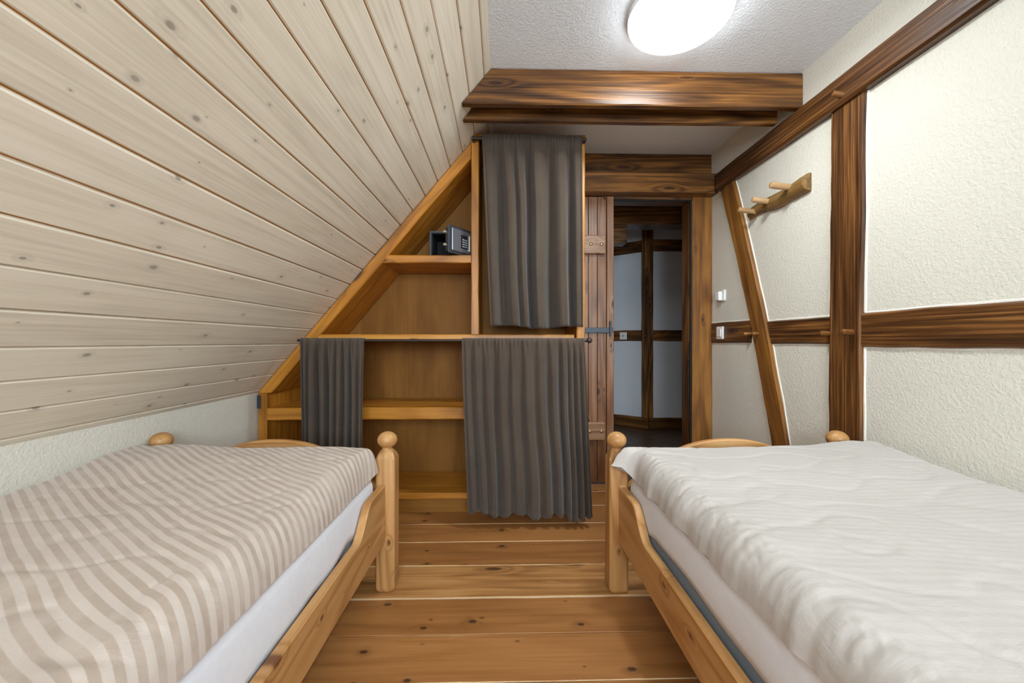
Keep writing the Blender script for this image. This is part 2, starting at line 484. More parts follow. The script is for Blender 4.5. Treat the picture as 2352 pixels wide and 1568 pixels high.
# local z must point into the room: (0,1,0) x u_s
assert (Vector((0, 1, 0)).cross(u_s)).dot(n_s) > 0
PW = 0.1133
Lp = YB - YF
k = 0
sA = -0.082
random.seed(11)
while sA < L_s - 0.005:
    a, b = max(sA, 0.0), min(sA + PW, L_s - 0.001)
    gap = 0.0036 + random.uniform(0, 0.0030)
    w = b - a - gap
    if w > 0.01:
        bm = bmesh.new()
        # tongue and groove board: bevelled long edges, lower lip longer
        c = 0.0035
        prof = [(-w / 2, -0.0085), (-w / 2, -c), (-w / 2 + c, 0), (w / 2 - c, 0), (w / 2, -c), (w / 2, -0.006), (w / 2 + gap * .25, -0.0065), (w / 2 + gap * .25, -0.0085)]
        rr = []
        N = 24
        for i in range(N + 1):
            x = -Lp / 2 + Lp * i / N
            e = wob(x, k, 0.0007, 1.5)
            rr.append([bm.verts.new((x, y + (e if y > 0 else 0), z)) for y, z in prof])
        for r0, r1 in zip(rr, rr[1:]):
            for q in range(8):
                bm.faces.new((r0[q], r1[q], r1[(q + 1) % 8], r0[(q + 1) % 8]))
        bm.faces.new(rr[0]); bm.faces.new(rr[-1])
        M = frame(p0 + u_s * (a + gap / 2 + w / 2) + Vector((0, (YB + YF) / 2, 0)) + n_s * random.uniform(-0.0008, 0.0006), (0, 1, 0), u_s)
        link('plank', finish(bm, 'plank', MAT['plank'], 25), M, slope)
    sA += PW; k += 1

# ------------------------------------------------------------------ walls
wl = struct(abox('wall_left', (XL - .12, XL), (YF - .2, YB + .12), (-.05, 0.705), MAT['plaster'], bevel=0))
# far wall with the door opening : left block + block over the lintel
bm = bmesh.new()
box_bm(bm, XL - .1, 0.52, YB, YB + .11, -.05, ZC + .05)
box_bm(bm, 0.52, XR + .12, YB, YB + .11, 2.03, ZC + .05)
box_bm(bm, 1.40, XR + .12, YB + .02, YB + .11, -.05, 2.03)
wb = struct(link('wall_back', finish(bm, 'wall_back', MAT['plaster'])))
# wall behind the camera, with the window opening
bm = bmesh.new()
y0, y1 = YF - .2, YF
box_bm(bm, XL - .12, WIN[0], y0, y1, -.05, ZC + .05)
box_bm(bm, WIN[1], XR + .12, y0, y1, -.05, ZC + .05)
box_bm(bm, WIN[0], WIN[1], y0, y1, -.05, WIN[2])
box_bm(bm, WIN[0], WIN[1], y0, y1, WIN[3], ZC + .05)
struct(link('wall_front', finish(bm, 'wall_front', MAT['plaster'])))
bm = bmesh.new()
box_bm(bm, WIN[0], WIN[0] + .05, YF - .14, YF - .09, WIN[2], WIN[3])
box_bm(bm, WIN[1] - .05, WIN[1], YF - .14, YF - .09, WIN[2], WIN[3])
box_bm(bm, WIN[0] + .05, WIN[1] - .05, YF - .14, YF - .09, WIN[2], WIN[2] + .05)
box_bm(bm, WIN[0] + .05, WIN[1] - .05, YF - .14, YF - .09, WIN[3] - .05, WIN[3])
xm = (WIN[0] + WIN[1]) / 2
box_bm(bm, xm - .03, xm + .03, YF - .14, YF - .09, WIN[2] + .05, WIN[3] - .05)
struct(link('window_1', finish(bm, 'window_1', MAT['white_plastic'])))

# right wall : plaster and half timbering
wr = struct(abox('wall_right', (XR, XR + .12), (YF - .2, YB + .12), (-.05, ZC + .05), MAT['plaster'], bevel=0))
FR = 1.462                                    # face of the flush timbers
def wall_timber(name, o, xd, yd, L, lo, hi, proud, seed, jit=0.004, jfreq=3.0, mat='rough_dark', lip=True):
    face = XR - proud
    t = timber(name, (face, o[1], o[2]), xd, yd, L, lo, hi, proud + 0.02, MAT[mat], wr, jit, jfreq, seed, ch=0.006, tj=0.0015)
    if lip:
        flo = lo if callable(lo) else (lambda s: lo)
        fhi = hi if callable(hi) else (lambda s: hi)
        timber('plaster_edge', (XR - 0.004, o[1], o[2]), xd, yd, L, lambda s: flo(s) - .007 - wob(s, seed + 3, .004, 5),
               lambda s: fhi(s) + .007 + wob(s, seed + 5, .004, 5), 0.02, MAT['lip'], wr, jit, jfreq, seed, ch=0.003)
    return t
DZ = (0, 0, 1); DY = (0, 1, 0); DZn = (0, 0, -1)
# wall plate (long upper rail)
plate = timber('wall_plate', (1.437, YF, 2.072), DY, DZn, 2.66 - YF, -0.066, 0.058, 0.07, MAT['rough_dark'], wr, 0.006, 1.6, 5, ch=0.010, tj=0.002)
# post : leans a little
wall_timber('timber_post', (0, 1.672, 0.0), DZ, DY, 2.02, lambda s: -0.078 + 0.010 * (1 - s / 2.0) - .012, lambda s: 0.070 + 0.020 * (1 - s / 2.0), 0.016, 21, 0.008, 2.5)
# mid rail in three pieces
wall_timber('timber_rail', (0, YF, 1.046), DY, DZn, 1.594 - YF, -0.068, 0.066, 0.014, 31, 0.008, 2.2)
wall_timber('timber_rail', (0, 1.752, 1.047), DY, DZn, 0.50, -0.064, 0.062, 0.011, 37, 0.004)
wall_timber('timber_rail', (0, 2.33, 1.06), DY, DZn, 0.445, -0.066, 0.070, 0.011, 39, 0.004)
# crooked brace, from the corner under the wall plate down to behind the bed
bd = Vector((0, -0.62, -2.02)); bl = bd.length
def bow(s): return 0.030 * sin(pi * min(1, s / bl * 1.15)) - 0.012
by = Vector((0, 1, 0))
brace_dir = bd.normalized()
brace_y = Vector((-1, 0, 0)).cross(brace_dir)           # so that local z points into the room
sg = 1 if brace_y.y > 0 else -1
wall_timber('timber_brace', (0, 2.548, 2.02), brace_dir, brace_y, bl, lambda s: -0.070 - sg * bow(s) + 0.006 * s, lambda s: 0.070 - sg * bow(s) - 0.006 * s, 0.022, 47, 0.008, 3.0, 'jamb')
# pegs in the timbers
def peg(p, r, l, tilt=(0, 0, .15), name='wooden_peg'):
    d = Vector((-1, tilt[1], tilt[2])).normalized()
    lathe(name, [(0, -0.02), (r, -0.02), (r * 1.03, l * .5), (r * .95, l - .002), (r * .7, l), (0, l + .0006)], MAT['jamb'], frame(p, d, (0, 0, 1)), wr, 14)
peg((1.463, 1.752, 1.036), .011, .040, (0, .05, .05))
peg((1.463, 1.632, 1.038), .012, .050, (0, -.1, .05))
peg((1.456, 2.318, 1.045), .010, .035, (0, .1, .0))
peg((1.456, 2.240, 1.045), .010, .035, (0, .0, .0))
peg((1.440, 1.655, 2.045), .012, .040, (0, .2, .3))

# ------------------------------------------------------------------ collar beams under the ceiling
def collar(name, y, zb, zt, xr, t, seed, label):
    def xcut(z): return sx(z) + 0.004
    zc = (zb + zt) / 2
    xl = xcut(zc)
    # local x = +X, y = +Z -> local z = X x Z = -Y : the front looks at the room
    o = timber(name, (xl, y, zc), (1, 0, 0), (0, 0, 1), xr - xl, -(zt - zb) / 2, (zt - zb) / 2, t, MAT['dark'], None, 0.003, 2.2, seed, ch=0.005, tj=0.002,
               ends=(SLOPE, 0))
    return tag(o, label, 'beam')
collar('ceiling_beam', 1.925, 2.150, ZC - .002, XR - .002, 0.040, 3, 'broad dark brown ceiling beam catching the lamp glare')
collar('ceiling_beam', 2.050, 2.140, ZC - .002, XR - .04, 0.038, 9, 'dark ceiling beam in shadow behind the broad one')

# ------------------------------------------------------------------ door wall timbers and door
trim = struct(abox('trim_1', (0.50, XR), (2.69, YB), (2.015, 2.150), MAT['dark'], bevel=0.006))          # lintel
abox('header_timber', (0.50, XR), (2.782, YB + .01), (2.152, ZC - .001), MAT['dark'], trim, bevel=0.004)
abox('door_head', (0.70, 1.335), (2.766, 2.90), (1.994, 2.014), MAT['dark'], trim, bevel=0.002)
timber('door_jamb', (1.400, 2.768, 0.0), DZ, (-1, 0, 0), 2.013, -0.072, 0.070, 0.132, MAT['jamb'], trim, 0.002, 3, 61, ch=0.005)
abox('door_seal', (1.316, 1.331), (2.774, 2.784), (0.0, 1.992), MAT['black'], trim, bevel=0)
abox('door_seal', (0.774, 1.316), (2.774, 2.784), (1.986, 1.994), MAT['black'], trim, bevel=0)
abox('reveal_board', (1.318, 1.330), (2.80, 2.906), (0.0, 1.992), MAT['dark'], trim, bevel=0.002)
abox('threshold', (0.774, 1.318), (2.785, 2.92), (-0.02, 0.012), MAT['hall_floor'], trim, bevel=0.002)

door = struct(thing('door_1', 'brown plank door leaf', 'door', (0.6, 2.78, 0.012)))
del door['label'], door['category']
xs = [0.466, 0.532, 0.597, 0.660, 0.723]
for a, b in zip(xs, xs[1:]):
    abox('door_plank', (a + .001, b - .001), (2.770, 2.797), (0.014, 2.012), MAT['door'], door, 'z', 0.003)
abox('door_stile', (0.7235, 0.7725), (2.758, 2.797), (0.014, 2.012), MAT['door'], door, 'z', 0.004)
def batten(z0, z1, x1, bolts):
    b = abox('door_batten', (0.489, x1), (2.736, 2.7695), (z0, z1), MAT['batten'], door, 'x', 0.005)
    for x in bolts:
        lathe('bolt', [(0, 0), (0.011, 0), (0.011, 0.003), (0.007, 0.006), (0, 0.0065)], MAT['brass'], frame((x, 2.736, (z0 + z1) / 2), (0, -1, 0), (1, 0, 0)), b, 16)
batten(1.608, 1.735, 0.711, (0.607, 0.683))
batten(0.317, 0.440, 0.706, (0.60, 0.680))
la = abox('door_latch', (0.520, 0.765), (2.748, 2.757), (1.060, 1.096), MAT['iron'], door, 'x', 0.002)
abox('latch_keeper', (0.738, 0.752), (2.734, 2.7475), (1.036, 1.142), MAT['iron'], la, 'z', 0.002)
lathe('latch_rivet', [(0, 0), (0.007, 0), (0.006, 0.003), (0, 0.004)], MAT['iron'], frame((0.745, 2.734, 1.13), (0, -1, 0), (1, 0, 0)), la, 12)

# ------------------------------------------------------------------ hallway behind the door
hf = struct(abox('floor_hall', (0.0, 2.6), (2.92, 5.6), (-0.08, -0.014), MAT['sub'], bevel=0))
for i in range(14):
    # boards run askew across the hall
    d = Vector((0.62, -0.785, 0)).normalized(); nrm = Vector((0.785, 0.62, 0)).normalized()
    c = Vector((1.35, 3.0, 0)) + nrm * (-0.65 + i * 0.19) + d * -0.9
    M = frame((c.x, c.y, -0.008), d, nrm)
    bm = bmesh.new(); box_bm(bm, -2.2, 2.2, -0.0935, 0.0935, -0.006, 0.006, 0.001)
    # keep boards inside the hall
    for co, no in (((0.0, 2.921, 0), (0, -1, 0)), ((2.55, 0, 0), (1, 0, 0)), ((0.02, 0, 0), (-1, 0, 0)), ((0, 5.09, 0), (0, 1, 0))):
        ci = M.inverted() @ Vector(co); ni = M.to_3x3().inverted() @ Vector(no)
        bmesh.ops.bisect_plane(bm, geom=bm.verts[:] + bm.edges[:] + bm.faces[:], plane_co=ci, plane_no=ni, clear_outer=True)
        bmesh.ops.holes_fill(bm, edges=[e for e in bm.edges if e.is_boundary])
    if bm.verts:
        link('floor_plank', finish(bm, 'floor_plank', MAT['hall_floor']), M, hf)
    else:
        bm.free()
P1 = Vector((1.665, 4.514, 0)); Pl = Vector((0.90, 5.095, 0)); Pr = Vector((2.6, 4.514, 0))
bm = bmesh.new()
def slab(bm, a, b, z0, z1, t):
    d = (b - a).normalized(); nn = Vector((-d.y, d.x, 0)) * t
    q = [a, b, b + nn, a + nn]
    lo = [bm.verts.new((p.x, p.y, z0)) for p in q]; hi = [bm.verts.new((p.x, p.y, z1)) for p in q]
    bm.faces.new(lo); bm.faces.new(hi)
    for i in range(4): bm.faces.new((lo[i], lo[(i + 1) % 4], hi[(i + 1) % 4], hi[i]))
slab(bm, P1, Pr, -.02, 2.6, 0.08)
slab(bm, Pl, P1, -.02, 2.6, 0.08)
box_bm(bm, -0.1, 0.90, 5.095, 5.2, -.02, 2.6)
box_bm(bm, -0.1, 0.0, 2.91, 5.2, -.02, 2.6)
box_bm(bm, 2.55, 2.65, 2.91, 4.6, -.02, 2.6)
box_bm(bm, XR + .12, 2.65, 2.83, 2.91, -.02, 2.6)
box_bm(bm, -.1, 2.65, 2.83, 2.91, 2.37, 2.6)
wh = struct(link('wall_hall', finish(bm, 'wall_hall', MAT['hall'])))
struct(abox('ceiling_hall', (-.1, 2.65), (2.83, 5.25), (2.6, 2.7), MAT['hall'], bevel=0))
dl = (Pl - P1).normalized()
def hall_rail(name, z0, z1, proud, seed):
    # frontal part
    timber(name, (P1.x, P1.y - proud, (z0 + z1) / 2), (1, 0, 0), DZ, 0.85, -(z1 - z0) / 2, (z1 - z0) / 2, proud + .01, MAT['dark'], wh, 0.004, 3, seed)
    # angled part; local z = dirs: use direction from left to corner
    d2 = -dl
    nrm2 = d2.cross(Vector((0, 0, 1)))
    o2 = Pl + nrm2 * proud
    timber(name, (o2.x, o2.y, (z0 + z1) / 2), d2, DZ, (P1 - Pl).length, -(z1 - z0) / 2, (z1 - z0) / 2, proud + .01, MAT['dark'], wh, 0.004, 3, seed + 1)
hall_rail('hall_rail', 2.03, 2.165, 0.012, 70)
hall_rail('hall_rail', 1.005, 1.130, 0.012, 74)
hall_rail('hall_baseboard', 0.0, 0.130, 0.016, 78)
timber('hall_post', (1.650, 4.496, 0.13), DZ, (-1, 0, 0), 2.4, -0.062, 0.062, 0.03, MAT['dark'], wh, 0.004, 3, 82)
for x in (1.615, 1.690):
    lathe('wooden_peg', [(0, -.01), (.012, -.01), (.012, .02), (0, .021)], MAT['dark'], frame((x, 4.496, 1.07), (0, -1, 0), (1, 0, 0)), wh, 12)
hb = abox('hall_beam', (0.0, 2.55), (3.60, 3.78), (2.066, 2.45), MAT['dark'], None, bevel=0.006)
tag(hb, 'dark ceiling beam crossing the hallway beyond the doorway', 'beam')
abox('corbel', (1.0, 1.135), (3.62, 3.76), (1.90, 2.0655), MAT['dark'], hb, 'x', 0.004)

def switch(name, p, xd, up, w, h, label, rocker=True, red=False):
    """plate lying on a wall; local z = out of the wall"""
    M = frame(p, xd, up)
    o = link(name, None, M); tag(o, label, 'switch')
    bm = bmesh.new(); box_bm(bm, -w / 2, w / 2, -h / 2, h / 2, 0, 0.010, 0.003, 2)
    link('plate', finish(bm, 'plate', MAT['white_plastic'], 40), M, o)
    bm = bmesh.new(); box_bm(bm, -w * .31, w * .31, -h * .31, h * .31, 0.0102, 0.016, 0.002, 1)
    r = link('rocker', finish(bm, 'rocker', MAT['white_plastic'], 40), M, o)
    if red:
        bm = bmesh.new(); box_bm(bm, -.006, .006, -.009, .009, 0.0162, 0.018)
        link('pilot_light', finish(bm, 'pilot_light', MAT['red']), M, r)
    return o
d2 = -dl
hs = P1 + dl * 0.29
nn = d2.cross(Vector((0, 0, 1)))
hs = hs + nn * 0.0165
switch('light_switch', (hs.x, hs.y, 1.066), d2, DZ, 0.085, 0.085, 'white light switch with red pilot lamp on the hallway timber rail', red=True)
switch('light_switch', (XR - .0135, 2.640, 1.058), (0, -1, 0), DZ, 0.080, 0.085, 'white rocker light switch on the timber rail beside the door jamb')
# little white sensor box above the switch
sb = thing('wall_sensor', 'small white plastic box stuck to the plaster above the light switch', 'sensor', (XR, 2.650, 1.306))
abox('back_plate', (XR - .012, XR), (2.600, 2.648), (1.270, 1.345), MAT['white_plastic'], sb, bevel=0.004, seg=2)
abox('sensor_body', (XR - .034, XR - .0122), (2.630, 2.672), (1.275, 1.335), MAT['white_plastic'], sb, bevel=0.003, seg=2)

# ------------------------------------------------------------------ coat rack
cr = thing('coat_rack', 'rustic branch coat rack with three wooden pegs on the plaster', 'coat rack', (XR, 2.09, 1.76))
bm = bmesh.new()
rings = []
N = 26; K = 14
ya, yb_ = 2.325, 1.870
for i in range(N + 1):
    s = i / N
    y = ya + (yb_ - ya) * s
    r = 0.030 + 0.006 * s + wob(s * 0.5, 8, 0.006, 9)
    zc = 1.752 + 0.012 * sin(s * 7) * (1 - s) + 0.012 * s ** 3
    ring = []
    for k_ in range(K):
        a = -pi / 2 + pi * k_ / (K - 1)
        # half round : flat back on the wall
        dx = -cos(a) * r * 1.25; dz = sin(a) * r * 1.18
        ys = y
        if i == 0: ys = y - 0.012 * (1 + sin(a)) * .5
        if i == N: ys = y + 0.004 * cos(a)
        ring.append(bm.verts.new((XR - .001 + dx, ys, zc + dz)))
    rings.append(ring)
for a, b in zip(rings, rings[1:]):
    for k_ in range(K):
        bm.faces.new((a[k_], a[(k_ + 1) % K], b[(k_ + 1) % K], b[k_]))
bm.faces.new(rings[0]); bm.faces.new(rings[-1])
Mr = frame((XR, 2.09, 1.76), (0, 1, 0), (0, 0, 1))
bm.transform(Mr.inverted())
link('branch', finish(bm, 'branch', MAT['log'], 40), Mr, cr)
for (y, z, l, r) in ((2.262, 1.748, .085, .0135), (2.125, 1.757, .090, .0145), (1.965, 1.772, .100, .0155)):
    d = Vector((-1, .10, .16)).normalized()
    lathe('coat_peg', [(0, -.02), (r * 1.05, -.02), (r, .03), (r * 1.08, l * .7), (r * 1.0, l), (r * .8, l + .002), (0, l + .002)], MAT['peg'],
          frame((XR - .030, y, z), d, (0, 0, 1)), cr, 14)

# ------------------------------------------------------------------ ceiling lamp
lamp = thing('ceiling_lamp', 'round white opal ceiling lamp, switched on', 'lamp', (0.703, 1.57, ZC))
Ml = frame((0.703, 1.57, ZC), (0, 0, -1), (1, 0, 0))
lathe('lamp_base', [(0, 0), (.190, 0), (.199, .006), (.199, .030), (0, .030)], MAT['white_plastic'], Ml, lamp, 48)
prof = [(.198 * cos(a) ** .6, .0305 + .048 * sin(a)) for a in [i * pi / 2 / 12 for i in range(12)]] + [(0, .0785)]
lathe('lamp_shade', prof, MAT['lamp'], Ml, lamp, 56)
bulb_d = bpy.data.lights.new('bulb', 'AREA')
bulb_d.energy = BULB_POWER
bulb_d.color = (0.91, 0.975, 1.0)
bulb_d.shape = 'DISK'
bulb_d.size = 0.15
bulb = link('bulb', bulb_d, Matrix.Translation((0.703, 1.57, ZC - .084)), lamp)

# ------------------------------------------------------------------ built-in shelf unit under the slope
DB = 2.72                              # back
cab = thing('shelf_unit', 'honey coloured built-in wooden shelf unit fitted under the roof slope', 'shelf', (-0.46, YC, 0))
TS = 0.060                             # slope board thickness
sin_a = 1 / sqrt(1 + SLOPE ** 2)       # horizontal offset = t / sin
hx = TS * sqrt(1 + SLOPE ** 2)
def sin_x(z): return sx(z) + .004 + hx      # inner face of slope board at height z
# slope board : local x up the slope, front edge faces the room
zl, zh = 0.705, 2.162
Ls = (zh - zl) * sqrt(1 + SLOPE ** 2)
# local y = perpendicular in XZ plane (into the room), local z = x × y = ?
xd = u_s; yd = n_s
zd = xd.cross(yd)
if zd.y > 0: yd = -n_s
sgn = 1 if zd.y < 0 else -1            # local y points into room (+) or to the roof (-)
o = Vector((sx(zl) + .004, YC, zl))
lo, hi = (0.001, TS) if sgn > 0 else (-TS, -0.001)
timber('slope_board', o, xd, yd, Ls, lo, hi, DB - YC, MAT['cab'], cab, 0.0025, 4, 91, ch=0.006, ends=(SLOPE * sgn, -sgn / SLOPE))
timber('side_post', (-1.386, YC, 0.0), DZ, (-1, 0, 0), 0.704, -0.026, 0.025, DB - YC, MAT['cab'], cab, 0.003, 4, 93, ch=0.005)
timber('divider', (-0.163, YC, 1.042), DZ, (-1, 0, 0), 2.19 - 1.042, -0.023, 0.023, DB - YC, MAT['cab'], cab, 0.0025, 4, 95, ch=0.004)
timber('side_panel', (0.452, YC, 0.0), DZ, (-1, 0, 0), 2.19, lambda s: -0.030, lambda s: 0.022 - 0.02 * exp(-((s - 1.45) / .28) ** 2), DB + .05 - YC, MAT['cab'], cab, 0.006, 3, 97, ch=0.006)
abox('top_board', (-0.19, 0.484), (YC - .005, DB), (2.1905, 2.208), MAT['cab'], cab, 'x', 0.003)
def shelf(name, x0, x1, z0, z1, seed, yb=DB - .002, yf=YC + .003):
    timber(name, (x0, yf, (z0 + z1) / 2), (1, 0, 0), DZ, x1 - x0, -(z1 - z0) / 2, (z1 - z0) / 2, yb - yf, MAT['cab'], cab, 0.0022, 5, seed, ch=0.005)
shelf('shelf', sin_x(1.457) - .012, -0.187, 1.457, 1.503, 101)
shelf('shelf', sin_x(1.0), 0.418, 1.000, 1.041, 103)
shelf('shelf', -1.359, 0.418, 0.546, 0.616, 105)
shelf('shelf', -1.359, 0.418, 0.081, 0.118, 107)
abox('plinth', (-1.36, 0.42), (YC + .012, YC + .035), (0.0, 0.080), MAT['cab_in'], cab, 'x', 0.002)
# back panel, cut to the slope
pts = [(-1.38, 0.06), (0.43, 0.06), (0.43, 2.185), (sin_x(2.185) - .03, 2.185), (sin_x(0.74) - .03, 0.74), (-1.38, 0.74)]
# local x vertical for the grain
Mb = frame((0, DB + .012, 0), (0, 0, 1), (1, 0, 0))      # local x = up, y = right, z = x×y = +Y
prism('back_panel', [(z, x) for x, z in pts], 0.012, MAT['cab_in'], Mb, cab)
hg = abox('hinge', (-1.412, -1.394), (YC - .006, YC - .0005), (0.615, 0.690), MAT['iron'], cab, 'z', 0.001)
for z in (0.628, 0.652, 0.676):
    lathe('hinge_screw', [(0, 0), (.007, 0), (.006, .002), (0, .003)], MAT['iron'], frame((-1.403, YC - .006, z), (0, -1, 0), (1, 0, 0)), hg, 12)

# ------------------------------------------------------------------ safe
SY = 2.47; SZ = 1.5035; SX0, SX1 = -0.452, -0.195; SH = 0.178; SD = 0.235
safe = thing('safe', 'small charcoal electronic safe with open door on the top shelf', 'safe', ((SX0 + SX1) / 2, SY, SZ))
bm = bmesh.new(); t = 0.010
for (a, b, c, d, e, f_) in ((SX0, SX0 + t, SY, SY + SD, SZ, SZ + SH), (SX1 - t, SX1, SY, SY + SD, SZ, SZ + SH), (SX0 + t, SX1 - t, SY, SY + SD, SZ, SZ + t),
                            (SX0 + t, SX1 - t, SY, SY + SD, SZ + SH - t, SZ + SH)):
    box_bm(bm, a, b, c, d, e, f_)
box_bm(bm, SX0 + t, SX1 - t, SY + SD - t, SY + SD, SZ + t, SZ + SH - t)
link('body', finish(bm, 'body', MAT['safe']), Matrix.Identity(4), safe)
bm = bmesh.new(); q = t + .006
for (a, b, e, f_) in ((SX0 + t, SX0 + q, SZ + t, SZ + SH - t), (SX1 - q, SX1 - t, SZ + t, SZ + SH - t), (SX0 + q, SX1 - q, SZ + t, SZ + q), (SX0 + q, SX1 - q, SZ + SH - q, SZ + SH - t)):
    box_bm(bm, a, b, SY + .006, SY + .20, e, f_)
box_bm(bm, SX0 + q, SX1 - q, SY + .20, SY + .21, SZ + q, SZ + SH - q)
link('lining', finish(bm, 'lining', MAT['safe_in']), Matrix.Identity(4), safe)
# door swings on the right edge, open 56 degrees: local x from hinge to the free edge, local y up, local z = outer face
al = radians(54)
hinge = Vector((SX1 + .0, SY - .012, SZ + .008))
dx_ = Vector((-cos(al), -sin(al), 0))
Md = frame(hinge, dx_, (0, 0, -1))        # z = x × y
zd = Vector((Md[0][2], Md[1][2], Md[2][2]))
if zd.dot(Vector((sin(al), -cos(al), 0))) < 0:
    Md = frame(hinge, dx_, (0, 0, 1))
    flip = 1
else:
    flip = -1
DW, DH = 0.205, SH - .016
def dbox(name, x0, x1, y0, y1, z0, z1, mat, parent, bev=.002):
    bm = bmesh.new()
    yy = (y0, y1) if flip > 0 else (-y1, -y0)
    box_bm(bm, x0, x1, yy[0], yy[1], z0, z1, bev)
    return link(name, finish(bm, name, mat), Md, parent)
sd = dbox('door', 0.0, DW, 0.0, DH, 0.0, 0.006, MAT['safe'], safe)
dbox('door_core', 0.02, DW - .008, .012, DH - .012, -0.028, -0.0005, MAT['safe'], sd)
dbox('face_panel', 0.018, DW - .022, .016, DH - .014, 0.0062, 0.014, MAT['safe_face'], sd, .004)
kp = dbox('keypad', 0.050, 0.110, .040, .120, 0.0142, 0.017, MAT['safe_in'], sd)
bm = bmesh.new()
for r in range(4):
    for c in range(3):
        yy = .048 + r * .0135
        y_ = yy if flip > 0 else -yy - .007
        box_bm(bm, .062 + c * .0145, .070 + c * .0145, y_, y_ + .007, 0.0172, 0.0185)
ko = link('keypad_button', finish(bm, 'keypad_button', MAT['keys']), Md, sd)
dbox('handle', 0.036, 0.042, .030, .126, 0.0142, 0.024, MAT['chrome'], sd)
for h_ in (.045, .118):
    y_ = h_ if flip > 0 else -h_
    p = Md @ Vector((DW - .008, y_, -0.014))
    lathe('locking_bolt', [(0, 0), (.0085, 0), (.0085, .024), (.0075, .026), (0, .026)], MAT['chrome'], frame(p, dx_, (0, 0, 1)), sd, 16)

# ------------------------------------------------------------------ curtains and rods
def rod(name, x0, x1, y, z, r, label, left_knob=False, right_knob=False, brackets=()):
    o = thing(name, label, 'curtain rod', ((x0 + x1) / 2, y, z))
    lathe('pole', [(0, 0), (r, 0), (r, x1 - x0), (0, x1 - x0)], MAT['rod'], frame((x0, y, z), (1, 0, 0), DZ), o, 16)
    if right_knob:
        R = r * 2.1
        pr = [(0, 0.0005), (r * 1.4, .0005), (r * 1.4, .005), (r * .9, .007)] + [(max(1e-7, R * sin(a)), .007 + R * .9 - R * cos(a)) for a in [0.5 + i * (pi - .5) / 9 for i in range(10)]]
        lathe('finial', pr, MAT['rod'], frame((x1, y, z), (1, 0, 0), DZ), o, 16)
    for xb in brackets:
        abox('bracket', (xb - .008, xb + .008), (y + r + .0005, YC - .002), (z - .010, z + .010), MAT['rod'], o, 'z', .001)
    return o
rod('curtain_rod', -1.106, 0.452, 2.172, 1.006, 0.0075, 'long thin dark curtain rod at half height of the shelf unit', right_knob=True, brackets=(-0.5,))
rod('curtain_rod', -0.178, 0.481, 2.290, 2.166, 0.009, 'short dark curtain rod along the top of the shelf unit', brackets=(-0.168, 0.472))

def curtain(name, label, mat, top, bot, ztop, zbot, y, folds, ntop, seed, amp=0.020, flare=0.0, drop=None, nx=260, nz=70, rodr=.0075):
    """top/bot = (x0, x1); folds = [(peak position 0..1, peak height, depth of the valley that follows)]"""
    bm = bmesh.new()
    grid = []
    for j in range(nz + 1):
        t = j / nz
        row = []
        e = t * t * (3 - 2 * t)
        for i in range(nx + 1):
            s = i / nx
            x0 = top[0] + (bot[0] - top[0]) * t ** 1.1; x1 = top[1] + (bot[1] - top[1]) * t ** 1.1
            # body folds
            F = 0
            ss = s + 0.012 * sin(9 * t + seed) * (s * (1 - s)) * 2
            ss += 0.016 * (t - .4) * sin(seed + ss * 11) * min(1, 8 * ss * (1 - ss))
            for (p_, a_, w_), (q_, b_, _) in zip(folds, folds[1:]):
                if p_ <= ss <= q_ or (ss < p_ and p_ == folds[0][0]) or (ss > q_ and q_ == folds[-1][0]):
                    q = min(1, max(0, (ss - p_) / (q_ - p_)))
                    F = a_ + (b_ - a_) * q - w_ * 1.35 * sin(pi * q) ** 3.6
                    break
            F += 0.05 * sin(2 * pi * (9 * s + .6 * sin(5 * s + seed)) + seed) + 0.14 * noise.noise(Vector((s * 13, t * 1.6, seed)))
            # gathers at the top
            G = sin(2 * pi * (ntop * s + .9 * sin(7 * s + seed)) + seed * 2) * .5 + .6 * noise.noise(Vector((s * ntop * 1.1, 0.0, seed)))
            g = exp(-(t / 0.055) ** 1.4)
            body = 1 - exp(-(t / 0.10))
            yy = y - amp * F * body * (0.7 + 0.3 * e) - 0.009 * G * (0.45 + g) * exp(-t / .09) - flare * e
            z = ztop + (zbot - ztop) * t
            if drop: z += drop(s) * t
            # header and rod pocket
            dzt = ztop - z
            if dzt < 0.012: yy += 0.006 * (1 - dzt / .012) + .004 * G
            elif dzt < 0.032: yy += -rodr * .6 * sin(pi * (dzt - .012) / .02)
            elif dzt < 0.037: yy += 0.003
            # bottom hem seam
            hb_ = (1 - t) * (ztop - zbot)
            if abs(hb_ - 0.042) < .006: yy += 0.0022
            if hb_ < 0.042: yy += 0.0015 * sin(s * 260)
            ex = 0.0
            if s < 0.02 or s > .98: yy += 0.0015 * sin(t * 190)
            x = x0 + (x1 - x0) * s + 0.010 * F * .5 * sin(s * 17 + seed) * body
            row.append(bm.verts.new((x, yy, z)))
        grid.append(row)
    for j in range(nz):
        for i in range(nx):
            bm.faces.new((grid[j][i], grid[j][i + 1], grid[j + 1][i + 1], grid[j + 1][i]))
    c = Vector(((top[0] + top[1]) / 2, y, ztop))
    for v in bm.verts: v.co -= c
    me = finish(bm, name, mat)
    me.shade_smooth()
    o = link(name, me, Matrix.Translation(c))
    md = o.modifiers.new('cloth_thickness', 'SOLIDIFY'); md.thickness = 0.0016; md.offset = 0
    return tag(o, label, 'curtain', None)
curtain('curtain', 'dark taupe curtain hanging from the short rod, hem above the half-height rod', MAT['curtain'], (-0.120, 0.452), (-0.072, 0.455), 2.182, 1.085, 2.270,
        [(0, .5, .1), (0.04, .6, 1.5), (0.27, 1.0, .8), (0.37, .9, 2.0), (0.54, 1.0, 1.9), (0.79, 1.0, 1.7), (0.96, .8, .2), (1.0, .6, 0)], 30, 1.3, 0.042,
        drop=lambda s: 0.008 * sin(s * 9) - .008 * s, rodr=.012)
